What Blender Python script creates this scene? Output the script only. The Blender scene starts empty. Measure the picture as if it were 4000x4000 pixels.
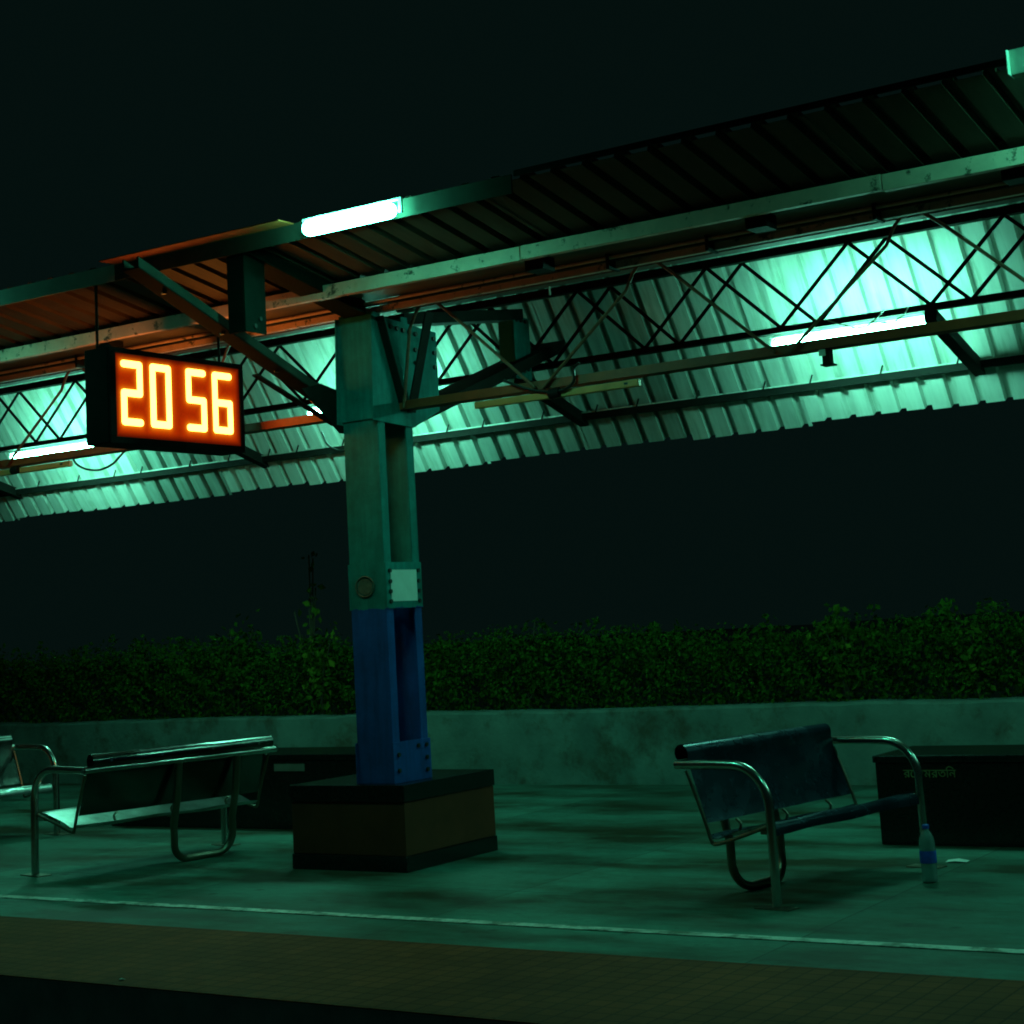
import bpy, bmesh, math, random
from mathutils import Vector, Matrix
random.seed(7)
S = bpy.context.scene
COL = S.collection
R = math.radians

# ---------------------------------------------------------------- camera
cd = bpy.data.cameras.new('camera')
cam = bpy.data.objects.new('camera', cd); COL.objects.link(cam)
cd.sensor_fit = 'HORIZONTAL'; cd.sensor_width = 36.0; cd.lens = 60.388
cd.shift_x = 0.00828; cd.shift_y = -0.12733
cd.clip_start = 0.05; cd.clip_end = 1000
M3 = Matrix(((0.83299, 0.12486, 0.53900), (0.55035, -0.08629, -0.83045), (-0.05718, 0.98842, -0.14059)))
q = M3.to_quaternion(); q.normalize()
cam.matrix_world = Matrix.Translation((0, 0, 1.5)) @ q.to_matrix().to_4x4()
S.camera = cam

# ---------------------------------------------------------------- night sky, exposure
w = bpy.data.worlds.new('World'); S.world = w; w.use_nodes = True
bg = w.node_tree.nodes['Background']
bg.inputs['Color'].default_value = (0.27, 1.0, 0.86, 1); bg.inputs['Strength'].default_value = 0.0050
S.view_settings.view_transform = 'Standard'; S.view_settings.look = 'None'
S.view_settings.exposure = 0.0; S.view_settings.gamma = 1.0
S.render.engine = 'CYCLES'
S.cycles.use_denoising = True
S.cycles.max_bounces = 6; S.cycles.diffuse_bounces = 4; S.cycles.glossy_bounces = 3
S.cycles.transmission_bounces = 6; S.cycles.transparent_max_bounces = 8
S.cycles.sample_clamp_indirect = 4.0
S.cycles.caustics_reflective = False; S.cycles.caustics_refractive = False
S.cycles.filter_width = 1.9

LAMP_NEAR = (0.08, 1.0, 0.60)     # the greenish light of the tubes
LAMP_FAR = (0.19, 1.0, 0.66)
NEAR_POWER = 98.0
FAR_POWER = 105.0
CLOCK_POWER = 11.0

# ---------------------------------------------------------------- materials
def nt(name):
    m = bpy.data.materials.new(name); m.use_nodes = True
    return m, m.node_tree, m.node_tree.nodes['Principled BSDF']

def mat(name, col, rough=0.6, metal=0.0, var=0.25, scale=6.0, bump=0.0, bscale=60.0, stretch=None, dirt=None, spec=0.5, rvar=0.0):
    m, t, b = nt(name)
    N, L = t.nodes, t.links
    tc = N.new('ShaderNodeTexCoord'); mp = N.new('ShaderNodeMapping')
    L.new(tc.outputs['Object'], mp.inputs['Vector'])
    if stretch: mp.inputs['Scale'].default_value = stretch
    n = N.new('ShaderNodeTexNoise'); n.inputs['Scale'].default_value = scale; n.inputs['Detail'].default_value = 8; n.inputs['Roughness'].default_value = 0.62
    L.new(mp.outputs['Vector'], n.inputs['Vector'])
    cr = N.new('ShaderNodeValToRGB')
    e = cr.color_ramp.elements
    e[0].position = 0.3; e[1].position = 0.72
    e[0].color = tuple(c * (1 - var) for c in col) + (1,)
    e[1].color = tuple(min(1, c * (1 + var)) for c in col) + (1,)
    L.new(n.outputs['Fac'], cr.inputs['Fac'])
    out = cr.outputs['Color']
    if dirt:
        dcol, dscale, lo, hi = dirt
        n2 = N.new('ShaderNodeTexNoise'); n2.inputs['Scale'].default_value = dscale; n2.inputs['Detail'].default_value = 10; n2.inputs['Roughness'].default_value = 0.7
        L.new(mp.outputs['Vector'], n2.inputs['Vector'])
        r2 = N.new('ShaderNodeValToRGB'); r2.color_ramp.elements[0].position = lo; r2.color_ramp.elements[1].position = hi
        L.new(n2.outputs['Fac'], r2.inputs['Fac'])
        mx = N.new('ShaderNodeMix'); mx.data_type = 'RGBA'
        L.new(r2.outputs['Color'], mx.inputs['Factor']); L.new(out, mx.inputs['A'])
        mx.inputs['B'].default_value = tuple(dcol) + (1,)
        out = mx.outputs['Result']
    L.new(out, b.inputs['Base Color'])
    b.inputs['Roughness'].default_value = rough; b.inputs['Metallic'].default_value = metal
    b.inputs['Specular IOR Level'].default_value = spec
    if rvar:
        mr = N.new('ShaderNodeMapRange'); mr.inputs['To Min'].default_value = max(0.05, rough - rvar); mr.inputs['To Max'].default_value = min(1, rough + rvar)
        mr.inputs['From Min'].default_value = 0.3; mr.inputs['From Max'].default_value = 0.7
        L.new(n.outputs['Fac'], mr.inputs['Value']); L.new(mr.outputs['Result'], b.inputs['Roughness'])
    if bump:
        nb = N.new('ShaderNodeTexNoise'); nb.inputs['Scale'].default_value = bscale; nb.inputs['Detail'].default_value = 6
        L.new(tc.outputs['Object'], nb.inputs['Vector'])
        bp = N.new('ShaderNodeBump'); bp.inputs['Strength'].default_value = bump; bp.inputs['Distance'].default_value = 0.01
        L.new(nb.outputs['Fac'], bp.inputs['Height']); L.new(bp.outputs['Normal'], b.inputs['Normal'])
    return m

def emit(name, col, strength):
    m = bpy.data.materials.new(name); m.use_nodes = True
    t = m.node_tree; t.nodes.clear()
    e = t.nodes.new('ShaderNodeEmission'); o = t.nodes.new('ShaderNodeOutputMaterial')
    e.inputs['Color'].default_value = tuple(col) + (1,); e.inputs['Strength'].default_value = strength
    t.links.new(e.outputs[0], o.inputs['Surface'])
    return m

def floor_mat():
    m, t, b = nt('worn_concrete')
    N, L = t.nodes, t.links
    tc = N.new('ShaderNodeTexCoord')
    def noise(sc, det=8, ro=0.6, stretch=None):
        mp = N.new('ShaderNodeMapping'); L.new(tc.outputs['Object'], mp.inputs['Vector'])
        if stretch: mp.inputs['Scale'].default_value = stretch
        n = N.new('ShaderNodeTexNoise'); n.inputs['Scale'].default_value = sc; n.inputs['Detail'].default_value = det; n.inputs['Roughness'].default_value = ro
        L.new(mp.outputs['Vector'], n.inputs['Vector']); return n
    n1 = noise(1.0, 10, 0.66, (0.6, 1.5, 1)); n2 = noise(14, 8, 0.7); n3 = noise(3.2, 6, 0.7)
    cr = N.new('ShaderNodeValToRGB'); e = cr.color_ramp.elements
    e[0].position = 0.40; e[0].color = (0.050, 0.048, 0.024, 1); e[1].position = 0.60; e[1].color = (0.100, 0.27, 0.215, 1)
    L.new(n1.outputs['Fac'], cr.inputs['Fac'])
    m2 = N.new('ShaderNodeMix'); m2.data_type = 'RGBA'; m2.blend_type = 'MULTIPLY'; m2.inputs['Factor'].default_value = 0.55
    r2 = N.new('ShaderNodeValToRGB'); r2.color_ramp.elements[0].position = 0.3; r2.color_ramp.elements[0].color = (0.5, 0.5, 0.5, 1); r2.color_ramp.elements[1].position = 0.65
    L.new(n2.outputs['Fac'], r2.inputs['Fac'])
    L.new(cr.outputs['Color'], m2.inputs['A']); L.new(r2.outputs['Color'], m2.inputs['B'])
    # dark spots of dropped gum, spit and oil
    r3 = N.new('ShaderNodeValToRGB'); r3.color_ramp.elements[0].position = 0.62; r3.color_ramp.elements[1].position = 0.72
    L.new(n3.outputs['Fac'], r3.inputs['Fac'])
    m3 = N.new('ShaderNodeMix'); m3.data_type = 'RGBA'; m3.inputs['B'].default_value = (0.075, 0.055, 0.04, 1)
    L.new(r3.outputs['Color'], m3.inputs['Factor']); L.new(m2.outputs['Result'], m3.inputs['A'])
    vo = N.new('ShaderNodeTexVoronoi'); vo.inputs['Scale'].default_value = 2.6; L.new(tc.outputs['Object'], vo.inputs['Vector'])
    vr = N.new('ShaderNodeMapRange'); vr.inputs['From Min'].default_value = 0.05; vr.inputs['From Max'].default_value = 0.10; vr.inputs['To Min'].default_value = 0.65; vr.inputs['To Max'].default_value = 0.0
    L.new(vo.outputs['Distance'], vr.inputs['Value'])
    mg = N.new('ShaderNodeMix'); mg.data_type = 'RGBA'; mg.inputs['B'].default_value = (0.03, 0.028, 0.02, 1)
    L.new(vr.outputs['Result'], mg.inputs['Factor']); L.new(m3.outputs['Result'], mg.inputs['A']); m3 = mg
    # saw-cut joints across the platform every 2.13 m
    sx = N.new('ShaderNodeSeparateXYZ'); L.new(tc.outputs['Object'], sx.inputs[0])
    a = N.new('ShaderNodeMath'); a.operation = 'ADD'; a.inputs[1].default_value = 5.58 + 213.0
    L.new(sx.outputs['X'], a.inputs[0])
    d = N.new('ShaderNodeMath'); d.operation = 'DIVIDE'; d.inputs[1].default_value = 2.13; L.new(a.outputs[0], d.inputs[0])
    f = N.new('ShaderNodeMath'); f.operation = 'FRACT'; L.new(d.outputs[0], f.inputs[0])
    lt = N.new('ShaderNodeMath'); lt.operation = 'LESS_THAN'; lt.inputs[1].default_value = 0.005; L.new(f.outputs[0], lt.inputs[0])
    ml = N.new('ShaderNodeMath'); ml.operation = 'MULTIPLY'; ml.inputs[1].default_value = 0.65
    jy = None
    for yj in (6.945, 8.43, 10.55, 12.4):
        sb_ = N.new('ShaderNodeMath'); sb_.operation = 'COMPARE'; sb_.inputs[1].default_value = yj; sb_.inputs[2].default_value = 0.006 if yj > 7 else 0.014; L.new(sx.outputs['Y'], sb_.inputs[0])
        if jy is None: jy = sb_
        else:
            mx_ = N.new('ShaderNodeMath'); mx_.operation = 'MAXIMUM'; L.new(jy.outputs[0], mx_.inputs[0]); L.new(sb_.outputs[0], mx_.inputs[1]); jy = mx_
    mxx = N.new('ShaderNodeMath'); mxx.operation = 'MAXIMUM'; L.new(jy.outputs[0], mxx.inputs[0]); L.new(lt.outputs[0], mxx.inputs[1])
    L.new(mxx.outputs[0], ml.inputs[0])
    m4 = N.new('ShaderNodeMix'); m4.data_type = 'RGBA'; m4.inputs['B'].default_value = (0.03, 0.028, 0.025, 1)
    L.new(ml.outputs[0], m4.inputs['Factor']); L.new(m3.outputs['Result'], m4.inputs['A'])
    # every slab has its own tone
    fl = N.new('ShaderNodeMath'); fl.operation = 'FLOOR'; L.new(d.outputs[0], fl.inputs[0])
    wn = N.new('ShaderNodeTexWhiteNoise'); wn.noise_dimensions = '1D'; L.new(fl.outputs[0], wn.inputs['W'])
    mr = N.new('ShaderNodeMapRange'); mr.inputs['To Min'].default_value = 0.66; mr.inputs['To Max'].default_value = 1.2
    L.new(wn.outputs['Value'], mr.inputs['Value'])
    vs = N.new('ShaderNodeVectorMath'); vs.operation = 'SCALE'; L.new(m4.outputs['Result'], vs.inputs[0]); L.new(mr.outputs['Result'], vs.inputs['Scale'])
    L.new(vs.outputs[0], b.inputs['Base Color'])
    rr = N.new('ShaderNodeMapRange'); rr.inputs['To Min'].default_value = 0.42; rr.inputs['To Max'].default_value = 0.75
    L.new(n1.outputs['Fac'], rr.inputs['Value']); L.new(rr.outputs['Result'], b.inputs['Roughness']); b.inputs['Specular IOR Level'].default_value = 0.15
    bp = N.new('ShaderNodeBump'); bp.inputs['Strength'].default_value = 0.25; bp.inputs['Distance'].default_value = 0.01
    L.new(n2.outputs['Fac'], bp.inputs['Height']); L.new(bp.outputs['Normal'], b.inputs['Normal'])
    return m

def tile_mat():
    m, t, b = nt('ochre_paving_tiles')
    N, L = t.nodes, t.links
    tc = N.new('ShaderNodeTexCoord')
    br = N.new('ShaderNodeTexBrick'); br.offset = 0.0; br.inputs['Scale'].default_value = 1.0
    br.inputs['Brick Width'].default_value = 0.10; br.inputs['Row Height'].default_value = 0.10
    br.inputs['Mortar Size'].default_value = 0.006; br.inputs['Mortar Smooth'].default_value = 0.4; br.inputs['Bias'].default_value = -0.1
    br.inputs['Color1'].default_value = (0.27, 0.062, 0.018, 1); br.inputs['Color2'].default_value = (0.20, 0.048, 0.014, 1); br.inputs['Mortar'].default_value = (0.12, 0.032, 0.011, 1)
    L.new(tc.outputs['Object'], br.inputs['Vector'])
    n = N.new('ShaderNodeTexNoise'); n.inputs['Scale'].default_value = 1.3; n.inputs['Detail'].default_value = 9; n.inputs['Roughness'].default_value = 0.68
    L.new(tc.outputs['Object'], n.inputs['Vector'])
    r = N.new('ShaderNodeValToRGB'); r.color_ramp.elements[0].position = 0.3; r.color_ramp.elements[0].color = (0.45, 0.45, 0.45, 1); r.color_ramp.elements[1].position = 0.65
    L.new(n.outputs['Fac'], r.inputs['Fac'])
    mx = N.new('ShaderNodeMix'); mx.data_type = 'RGBA'; mx.blend_type = 'MULTIPLY'; mx.inputs['Factor'].default_value = 0.8
    L.new(br.outputs['Color'], mx.inputs['A']); L.new(r.outputs['Color'], mx.inputs['B'])
    L.new(mx.outputs['Result'], b.inputs['Base Color']); b.inputs['Roughness'].default_value = 0.85; b.inputs['Specular IOR Level'].default_value = 0.15
    bp = N.new('ShaderNodeBump'); bp.inputs['Strength'].default_value = 0.5; bp.inputs['Distance'].default_value = 0.004; bp.invert = True
    L.new(br.outputs['Fac'], bp.inputs['Height']); L.new(bp.outputs['Normal'], b.inputs['Normal'])
    return m

def wall_mat():
    m = mat('stained_render', (0.10, 0.19, 0.16), 0.85, var=0.32, scale=2.2, bump=0.5, bscale=25,
            dirt=((0.06, 0.07, 0.045), 2.6, 0.50, 0.66))
    return m

def column_mat():
    # green paint above, blue paint below 1.655 m
    m, t, b = nt('two_tone_column_paint')
    N, L = t.nodes, t.links
    g = N.new('ShaderNodeNewGeometry'); sx = N.new('ShaderNodeSeparateXYZ'); L.new(g.outputs['Position'], sx.inputs[0])
    n = N.new('ShaderNodeTexNoise'); n.inputs['Scale'].default_value = 5; n.inputs['Detail'].default_value = 9; n.inputs['Roughness'].default_value = 0.7
    L.new(g.outputs['Position'], n.inputs['Vector'])
    n3 = N.new('ShaderNodeTexNoise'); n3.inputs['Scale'].default_value = 40; L.new(g.outputs['Position'], n3.inputs['Vector'])
    wob = N.new('ShaderNodeMath'); wob.operation = 'MULTIPLY_ADD'; wob.inputs[1].default_value = 0.05
    mpz = N.new('ShaderNodeMapping'); mpz.inputs['Scale'].default_value = (1,1,0.12); L.new(g.outputs['Position'], mpz.inputs['Vector'])
    n4 = N.new('ShaderNodeTexNoise'); n4.inputs['Scale'].default_value = 22; n4.inputs['Detail'].default_value = 4; L.new(mpz.outputs['Vector'], n4.inputs['Vector'])
    L.new(n4.outputs['Fac'], wob.inputs[0]); L.new(sx.outputs['Z'], wob.inputs[2])
    gt = N.new('ShaderNodeMath'); gt.operation = 'GREATER_THAN'; gt.inputs[1].default_value = 1.682; L.new(wob.outputs[0], gt.inputs[0])
    def ramp(a, c):
        r = N.new('ShaderNodeValToRGB'); r.color_ramp.elements[0].position = 0.32; r.color_ramp.elements[1].position = 0.66
        r.color_ramp.elements[0].color = a + (1,); r.color_ramp.elements[1].color = c + (1,)
        L.new(n.outputs['Fac'], r.inputs['Fac']); return r
    top = ramp((0.006, 0.15, 0.14), (0.012, 0.26, 0.25)); low = ramp((0.014, 0.062, 0.24), (0.02, 0.095, 0.38))
    mx = N.new('ShaderNodeMix'); mx.data_type = 'RGBA'
    L.new(gt.outputs[0], mx.inputs['Factor']); L.new(low.outputs['Color'], mx.inputs['A']); L.new(top.outputs['Color'], mx.inputs['B'])
    gr = N.new('ShaderNodeValToRGB'); gr.color_ramp.elements[0].position = 0.34; gr.color_ramp.elements[0].color = (0.45,0.42,0.38,1); gr.color_ramp.elements[1].position = 0.58
    L.new(n4.outputs['Fac'], gr.inputs['Fac'])
    mgr = N.new('ShaderNodeMix'); mgr.data_type = 'RGBA'; mgr.blend_type = 'MULTIPLY'; mgr.inputs['Factor'].default_value = 0.38
    L.new(mx.outputs['Result'], mgr.inputs['A']); L.new(gr.outputs['Color'], mgr.inputs['B']); mx = mgr
    L.new(mx.outputs['Result'], b.inputs['Base Color']); b.inputs['Roughness'].default_value = 0.6; b.inputs['Specular IOR Level'].default_value = 0.12
    bp = N.new('ShaderNodeBump'); bp.inputs['Strength'].default_value = 0.12; bp.inputs['Distance'].default_value = 0.01
    L.new(n3.outputs['Fac'], bp.inputs['Height']); L.new(bp.outputs['Normal'], b.inputs['Normal'])
    return m

def glow_mat():
    m = bpy.data.materials.new('lit_led_diffuser'); m.use_nodes = True
    t = m.node_tree; t.nodes.clear()
    a = t.nodes.new('ShaderNodeAttribute'); a.attribute_name = 'glow'
    e = t.nodes.new('ShaderNodeEmission'); o = t.nodes.new('ShaderNodeOutputMaterial')
    t.links.new(a.outputs['Color'], e.inputs['Color']); t.links.new(e.outputs[0], o.inputs['Surface'])
    return m

def leaf_mat(name, c1, c2):
    m, t, b = nt(name)
    N, L = t.nodes, t.links
    g = N.new('ShaderNodeNewGeometry')
    r = N.new('ShaderNodeValToRGB'); r.color_ramp.elements[0].color = c1 + (1,); r.color_ramp.elements[1].color = c2 + (1,)
    L.new(g.outputs['Random Per Island'], r.inputs['Fac']); L.new(r.outputs['Color'], b.inputs['Base Color'])
    b.inputs['Roughness'].default_value = 0.85; b.inputs['Specular IOR Level'].default_value = 0.12
    return m

MAT = dict(
    floor=floor_mat(), tile=tile_mat(), wall=wall_mat(), column=column_mat(), glow=glow_mat(),
    line=mat('worn_white_paint', (0.62, 0.62, 0.56), 0.7, var=0.2, scale=5, dirt=((0.16, 0.18, 0.14), 7, 0.47, 0.60)),
    kerb=mat('dark_platform_wall', (0.40, 0.42, 0.43), 0.9, bump=0.4),
    ballast=mat('track_ballast', (0.12, 0.12, 0.12), 0.95, var=0.5, scale=30, bump=1.0, bscale=20),
    earth=mat('dark_earth', (0.30, 0.30, 0.27), 1.0, var=0.4, bump=0.8, bscale=8),
    sheet=mat('white_painted_sheet', (0.62, 0.66, 0.61), 0.45, var=0.15, scale=3, stretch=(6, 0.6, 0.6), bump=0.08, bscale=14,
              dirt=((0.30, 0.36, 0.28), 2.4, 0.53, 0.75)),
    halfshadesheet=mat('half_shade_toned_sheet', (0.44, 0.49, 0.45), 0.5, var=0.2, scale=3, stretch=(6, 0.6, 0.6), bump=0.1, bscale=14,
              dirt=((0.22, 0.27, 0.21), 2.4, 0.50, 0.74)),  # half-dark tone, paints the fringe of the shade between lamps
    shadesheet=mat('shade_toned_sheet', (0.25, 0.30, 0.27), 0.55, var=0.25, scale=3, stretch=(6, 0.6, 0.6), bump=0.1, bscale=14,
              dirt=((0.15, 0.18, 0.14), 2.4, 0.50, 0.72)),  # dark tone, paints the shade between the lamps into the sheet
    nearsheet=mat('brown_stained_sheet', (0.085, 0.042, 0.026), 0.7, var=0.3, scale=3, stretch=(6, 1, 1), bump=0.1, bscale=12),
    soffit=mat('grimy_gutter_plate', (0.19, 0.13, 0.09), 0.7, var=0.35, scale=3),
    strip=mat('flaking_white_steel', (0.82, 0.46, 0.36), 0.65, var=0.15, scale=7, bump=0.2, bscale=40, dirt=((0.10, 0.07, 0.05), 9, 0.57, 0.63)),
    oxide=mat('red_oxide_steel', (0.13, 0.045, 0.025), 0.6, var=0.4, scale=8, bump=0.15),
    chord=mat('brown_painted_steel', (0.36, 0.055, 0.016), 0.5, var=0.3, scale=8, bump=0.1),
    dark=mat('black_green_steel', (0.012, 0.013, 0.011), 0.75, var=0.3, scale=8, bump=0.1, spec=0.12),
    arm=mat('dull_green_steel', (0.0025, 0.011, 0.008), 0.8, var=0.35, scale=6, bump=0.12, spec=0.12),
    rod=mat('rusty_round_bar', (0.22, 0.065, 0.032), 0.6, var=0.4, scale=20),
    fascia=mat('fascia_paint', (0.05, 0.05, 0.04), 0.8, var=0.3, scale=4, bump=0.1, spec=0.12),
    lampfascia=mat('lamplit_fascia_tone', (0.42, 0.42, 0.36), 0.6, var=0.25, scale=4, bump=0.1),  # paler copy of the fascia tone, lamp light put into its colour
    bolt=mat('dark_bolt_heads', (0.015, 0.02, 0.018), 0.5),
    white=mat('white_enamel', (0.7, 0.7, 0.62), 0.4, var=0.08),
    cream=mat('clock_tinted_enamel', (0.85, 0.27, 0.09), 0.45, var=0.12),  # orange light from the clock mixed into the enamel colour
    paper=mat('white_paper', (0.78, 0.8, 0.76), 0.9, var=0.08, scale=9),
    black=mat('black_casing', (0.010, 0.010, 0.011), 0.75, var=0.3, scale=9, bump=0.05, spec=0.12),
    orange=mat('clock_glow_orange', (0.80, 0.13, 0.03), 0.6, var=0.15, scale=9),  # orange light of the clock put into the lip colour
    cable=mat('black_cable', (0.01, 0.01, 0.01), 0.5),
    wire=mat('pale_wire', (0.5, 0.5, 0.42), 0.5),
    granite=mat('black_granite', (0.012, 0.012, 0.012), 0.22, var=0.4, scale=40, spec=0.4),
    brown=mat('brown_tile', (0.15, 0.036, 0.017), 0.4, var=0.25, scale=5, spec=0.4),
    steel=mat('brushed_steel_tube', (0.50, 0.48, 0.45), 0.24, 1.0, var=0.06, scale=3),
    leg=mat('dulled_steel_tube', (0.26, 0.22, 0.17), 0.38, 1.0, var=0.15, scale=4),
    plate=mat('worn_shaded_steel_sheet', (0.12, 0.12, 0.115), 0.18, 1.0, var=0.18, scale=5, bump=0.04, bscale=9, rvar=0.1),  # darker copy for the backrest, its shade put into the colour
    seatplate=mat('worn_lamplit_seat_sheet', (0.46, 0.50, 0.48), 0.28, 1.0, var=0.45, scale=7, bump=0.06, bscale=9),  # same steel as the backrest, paler to hold the lamp gleam
    blueplate=mat('blue_painted_sheet', (0.014, 0.038, 0.065), 0.27, 0.5, var=0.3, scale=4, bump=0.05, bscale=7, rvar=0.1),
    letter=mat('yellowed_lettering', (0.32, 0.28, 0.12), 0.6, var=0.3, scale=30),
    palelabel=mat('pale_plate', (0.20, 0.22, 0.20), 0.5),
    leaf=leaf_mat('hedge_leaf', (0.015, 0.054, 0.0035), (0.033, 0.100, 0.006)),
    leafb=leaf_mat('bright_leaf', (0.025, 0.07, 0.004), (0.085, 0.145, 0.010)),
    stem=mat('twig', (0.05, 0.04, 0.02), 0.9),
    lamp_near=emit('lit_near_tube', LAMP_NEAR, NEAR_POWER),
    lamp_right=emit('lit_corner_tube', LAMP_NEAR, NEAR_POWER*0.8),
    lamp_far=emit('lit_far_tube', LAMP_FAR, FAR_POWER),
    digit=emit('lit_led_segments', (1.0, 0.36, 0.052), CLOCK_POWER),
    cap=mat('blue_cap', (0.015, 0.09, 0.55), 0.4),
    label=mat('blue_label', (0.02, 0.12, 0.70), 0.45, var=0.3, scale=30),
)
def clear_plastic():
    m, t, b = nt('clear_bottle_plastic')
    b.inputs['Base Color'].default_value = (0.85, 1.0, 1.0, 1); b.inputs['Transmission Weight'].default_value = 0.72
    b.inputs['Roughness'].default_value = 0.07; b.inputs['IOR'].default_value = 1.5
    return m
MAT['pet'] = clear_plastic()

# ---------------------------------------------------------------- mesh helpers
class MB:
    def __init__(s): s.v = []; s.f = []
    def quadbox(s, c8):
        o = len(s.v); s.v += [tuple(p) for p in c8]
        for f in ((0,3,2,1),(4,5,6,7),(0,1,5,4),(1,2,6,5),(2,3,7,6),(3,0,4,7)): s.f.append(tuple(o+i for i in f))
        return s
    def box(s, a, b):
        x0,y0,z0 = a; x1,y1,z1 = b
        return s.quadbox(((x0,y0,z0),(x1,y0,z0),(x1,y1,z0),(x0,y1,z0),(x0,y0,z1),(x1,y0,z1),(x1,y1,z1),(x0,y1,z1)))
    def bar(s, p0, p1, wd, ht, up=(0,0,1)):
        p0 = Vector(p0); p1 = Vector(p1); d = (p1-p0).normalized(); u = Vector(up)
        sd = d.cross(u).normalized(); u = sd.cross(d).normalized()
        a = sd*wd/2; h = u*ht/2
        return s.quadbox((p0-a-h, p0+a-h, p1+a-h, p1-a-h, p0-a+h, p0+a+h, p1+a+h, p1-a+h))
    def tube(s, pts, r, n=10, cap=True, closed=False):
        pts = [Vector(p) for p in pts]; o = len(s.v); m = len(pts)
        rs = r if isinstance(r, (list, tuple)) else [r]*m
        t0 = (pts[1]-pts[0]).normalized()
        ref = Vector((0,0,1)) if abs(t0.z) < 0.9 else Vector((1,0,0))
        nrm = t0.cross(ref).normalized()
        for i, p in enumerate(pts):
            if i == 0: t = t0
            elif i == m-1: t = (pts[i]-pts[i-1]).normalized()
            else: t = (pts[i+1]-pts[i-1]).normalized()
            nrm = (nrm - t*nrm.dot(t)).normalized(); b = t.cross(nrm)
            for k in range(n):
                a = 2*math.pi*k/n
                s.v.append(tuple(p + (nrm*math.cos(a)+b*math.sin(a))*rs[i]))
        for i in range(m-1):
            for k in range(n):
                k2 = (k+1) % n
                s.f.append((o+i*n+k, o+i*n+k2, o+(i+1)*n+k2, o+(i+1)*n+k))
        if cap:
            s.f.append(tuple(o+k for k in reversed(range(n)))); s.f.append(tuple(o+(m-1)*n+k for k in range(n)))
        return s
    def prism(s, poly, vec):
        o = len(s.v); n = len(poly); vec = Vector(vec)
        s.v += [tuple(p) for p in poly] + [tuple(Vector(p)+vec) for p in poly]
        s.f.append(tuple(o+i for i in reversed(range(n)))); s.f.append(tuple(o+n+i for i in range(n)))
        for i in range(n):
            j = (i+1) % n; s.f.append((o+i, o+j, o+n+j, o+n+i))
        return s
    def lathe(s, prof, c, n=20):
        o = len(s.v); cx, cy, cz = c
        for r, z in prof:
            for k in range(n):
                a = 2*math.pi*k/n; s.v.append((cx+r*math.cos(a), cy+r*math.sin(a), cz+z))
        for i in range(len(prof)-1):
            for k in range(n):
                k2 = (k+1) % n; s.f.append((o+i*n+k, o+i*n+k2, o+(i+1)*n+k2, o+(i+1)*n+k))
        return s
    def sheet(s, rows, thick_vec):
        # rows: list of equal-length point lists -> a solid sheet
        o = len(s.v); nr = len(rows); nc = len(rows[0]); tv = Vector(thick_vec)
        for lay in (0, 1):
            for r in rows:
                for p in r: s.v.append(tuple(Vector(p) + (tv if lay else Vector((0,0,0)))))
        K = nr*nc
        I = lambda lay, i, j: o + lay*K + i*nc + j
        for i in range(nr-1):
            for j in range(nc-1):
                s.f.append((I(0,i,j), I(0,i,j+1), I(0,i+1,j+1), I(0,i+1,j)))
                s.f.append((I(1,i,j), I(1,i+1,j), I(1,i+1,j+1), I(1,i,j+1)))
        for j in range(nc-1):
            s.f.append((I(0,0,j), I(1,0,j), I(1,0,j+1), I(0,0,j+1))); s.f.append((I(0,nr-1,j), I(0,nr-1,j+1), I(1,nr-1,j+1), I(1,nr-1,j)))
        for i in range(nr-1):
            s.f.append((I(0,i,0), I(0,i+1,0), I(1,i+1,0), I(1,i,0))); s.f.append((I(0,i,nc-1), I(1,i,nc-1), I(1,i+1,nc-1), I(0,i+1,nc-1)))
        return s
    def build(s, name, m, parent=None, smooth=False, bevel=0.0, origin=None):
        """one mesh object; vertices are in world space unless the parent is at its own origin"""
        off = Vector((0,0,0))
        if parent is not None:
            r = parent
            while r.parent is not None: r = r.parent
            off = r.location.copy()
        elif origin is not None: off = Vector(origin)
        me = bpy.data.meshes.new(name)
        me.from_pydata([tuple(Vector(v)-off) for v in s.v], [], s.f)
        bm = bmesh.new(); bm.from_mesh(me); bmesh.ops.recalc_face_normals(bm, faces=bm.faces); bm.to_mesh(me); bm.free()
        me.materials.append(m)
        o = bpy.data.objects.new(name, me); COL.objects.link(o)
        if parent is not None: o.parent = parent
        elif origin is not None: o.location = off
        if smooth:
            me.polygons.foreach_set('use_smooth', [True]*len(me.polygons))
            me.set_sharp_from_angle(angle=R(40))
        if bevel:
            bv = o.modifiers.new('bevel', 'BEVEL'); bv.width = bevel; bv.segments = 2; bv.limit_method = 'ANGLE'
        return o

def tag(o, label, cat, group=None, kind=None):
    if label: o['label'] = label
    if cat: o['category'] = cat
    if group: o['group'] = group
    if kind: o['kind'] = kind
    return o
def thing(name, loc, label, cat, group=None, rz=0.0):
    o = bpy.data.objects.new(name, None); COL.objects.link(o); o.location = loc; o.rotation_euler = (0,0,rz)
    o.empty_display_size = 0.1
    return tag(o, label, cat, group)
def structure(o): o['kind'] = 'structure'; return o
def dup(root, loc, rz, label):
    r = root.copy(); COL.objects.link(r); r.location = loc; r.rotation_euler = (0,0,rz); r['label'] = label
    for ch in list(root.children):
        c = ch.copy(); COL.objects.link(c); c.parent = r
        for g in list(ch.children):
            d = g.copy(); COL.objects.link(d); d.parent = c
    return r
def arc(c, r, a0, a1, n, ax, ay):
    c = Vector(c); ax = Vector(ax); ay = Vector(ay)
    return [c + ax*(r*math.cos(a0+(a1-a0)*i/n)) + ay*(r*math.sin(a0+(a1-a0)*i/n)) for i in range(n+1)]
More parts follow.
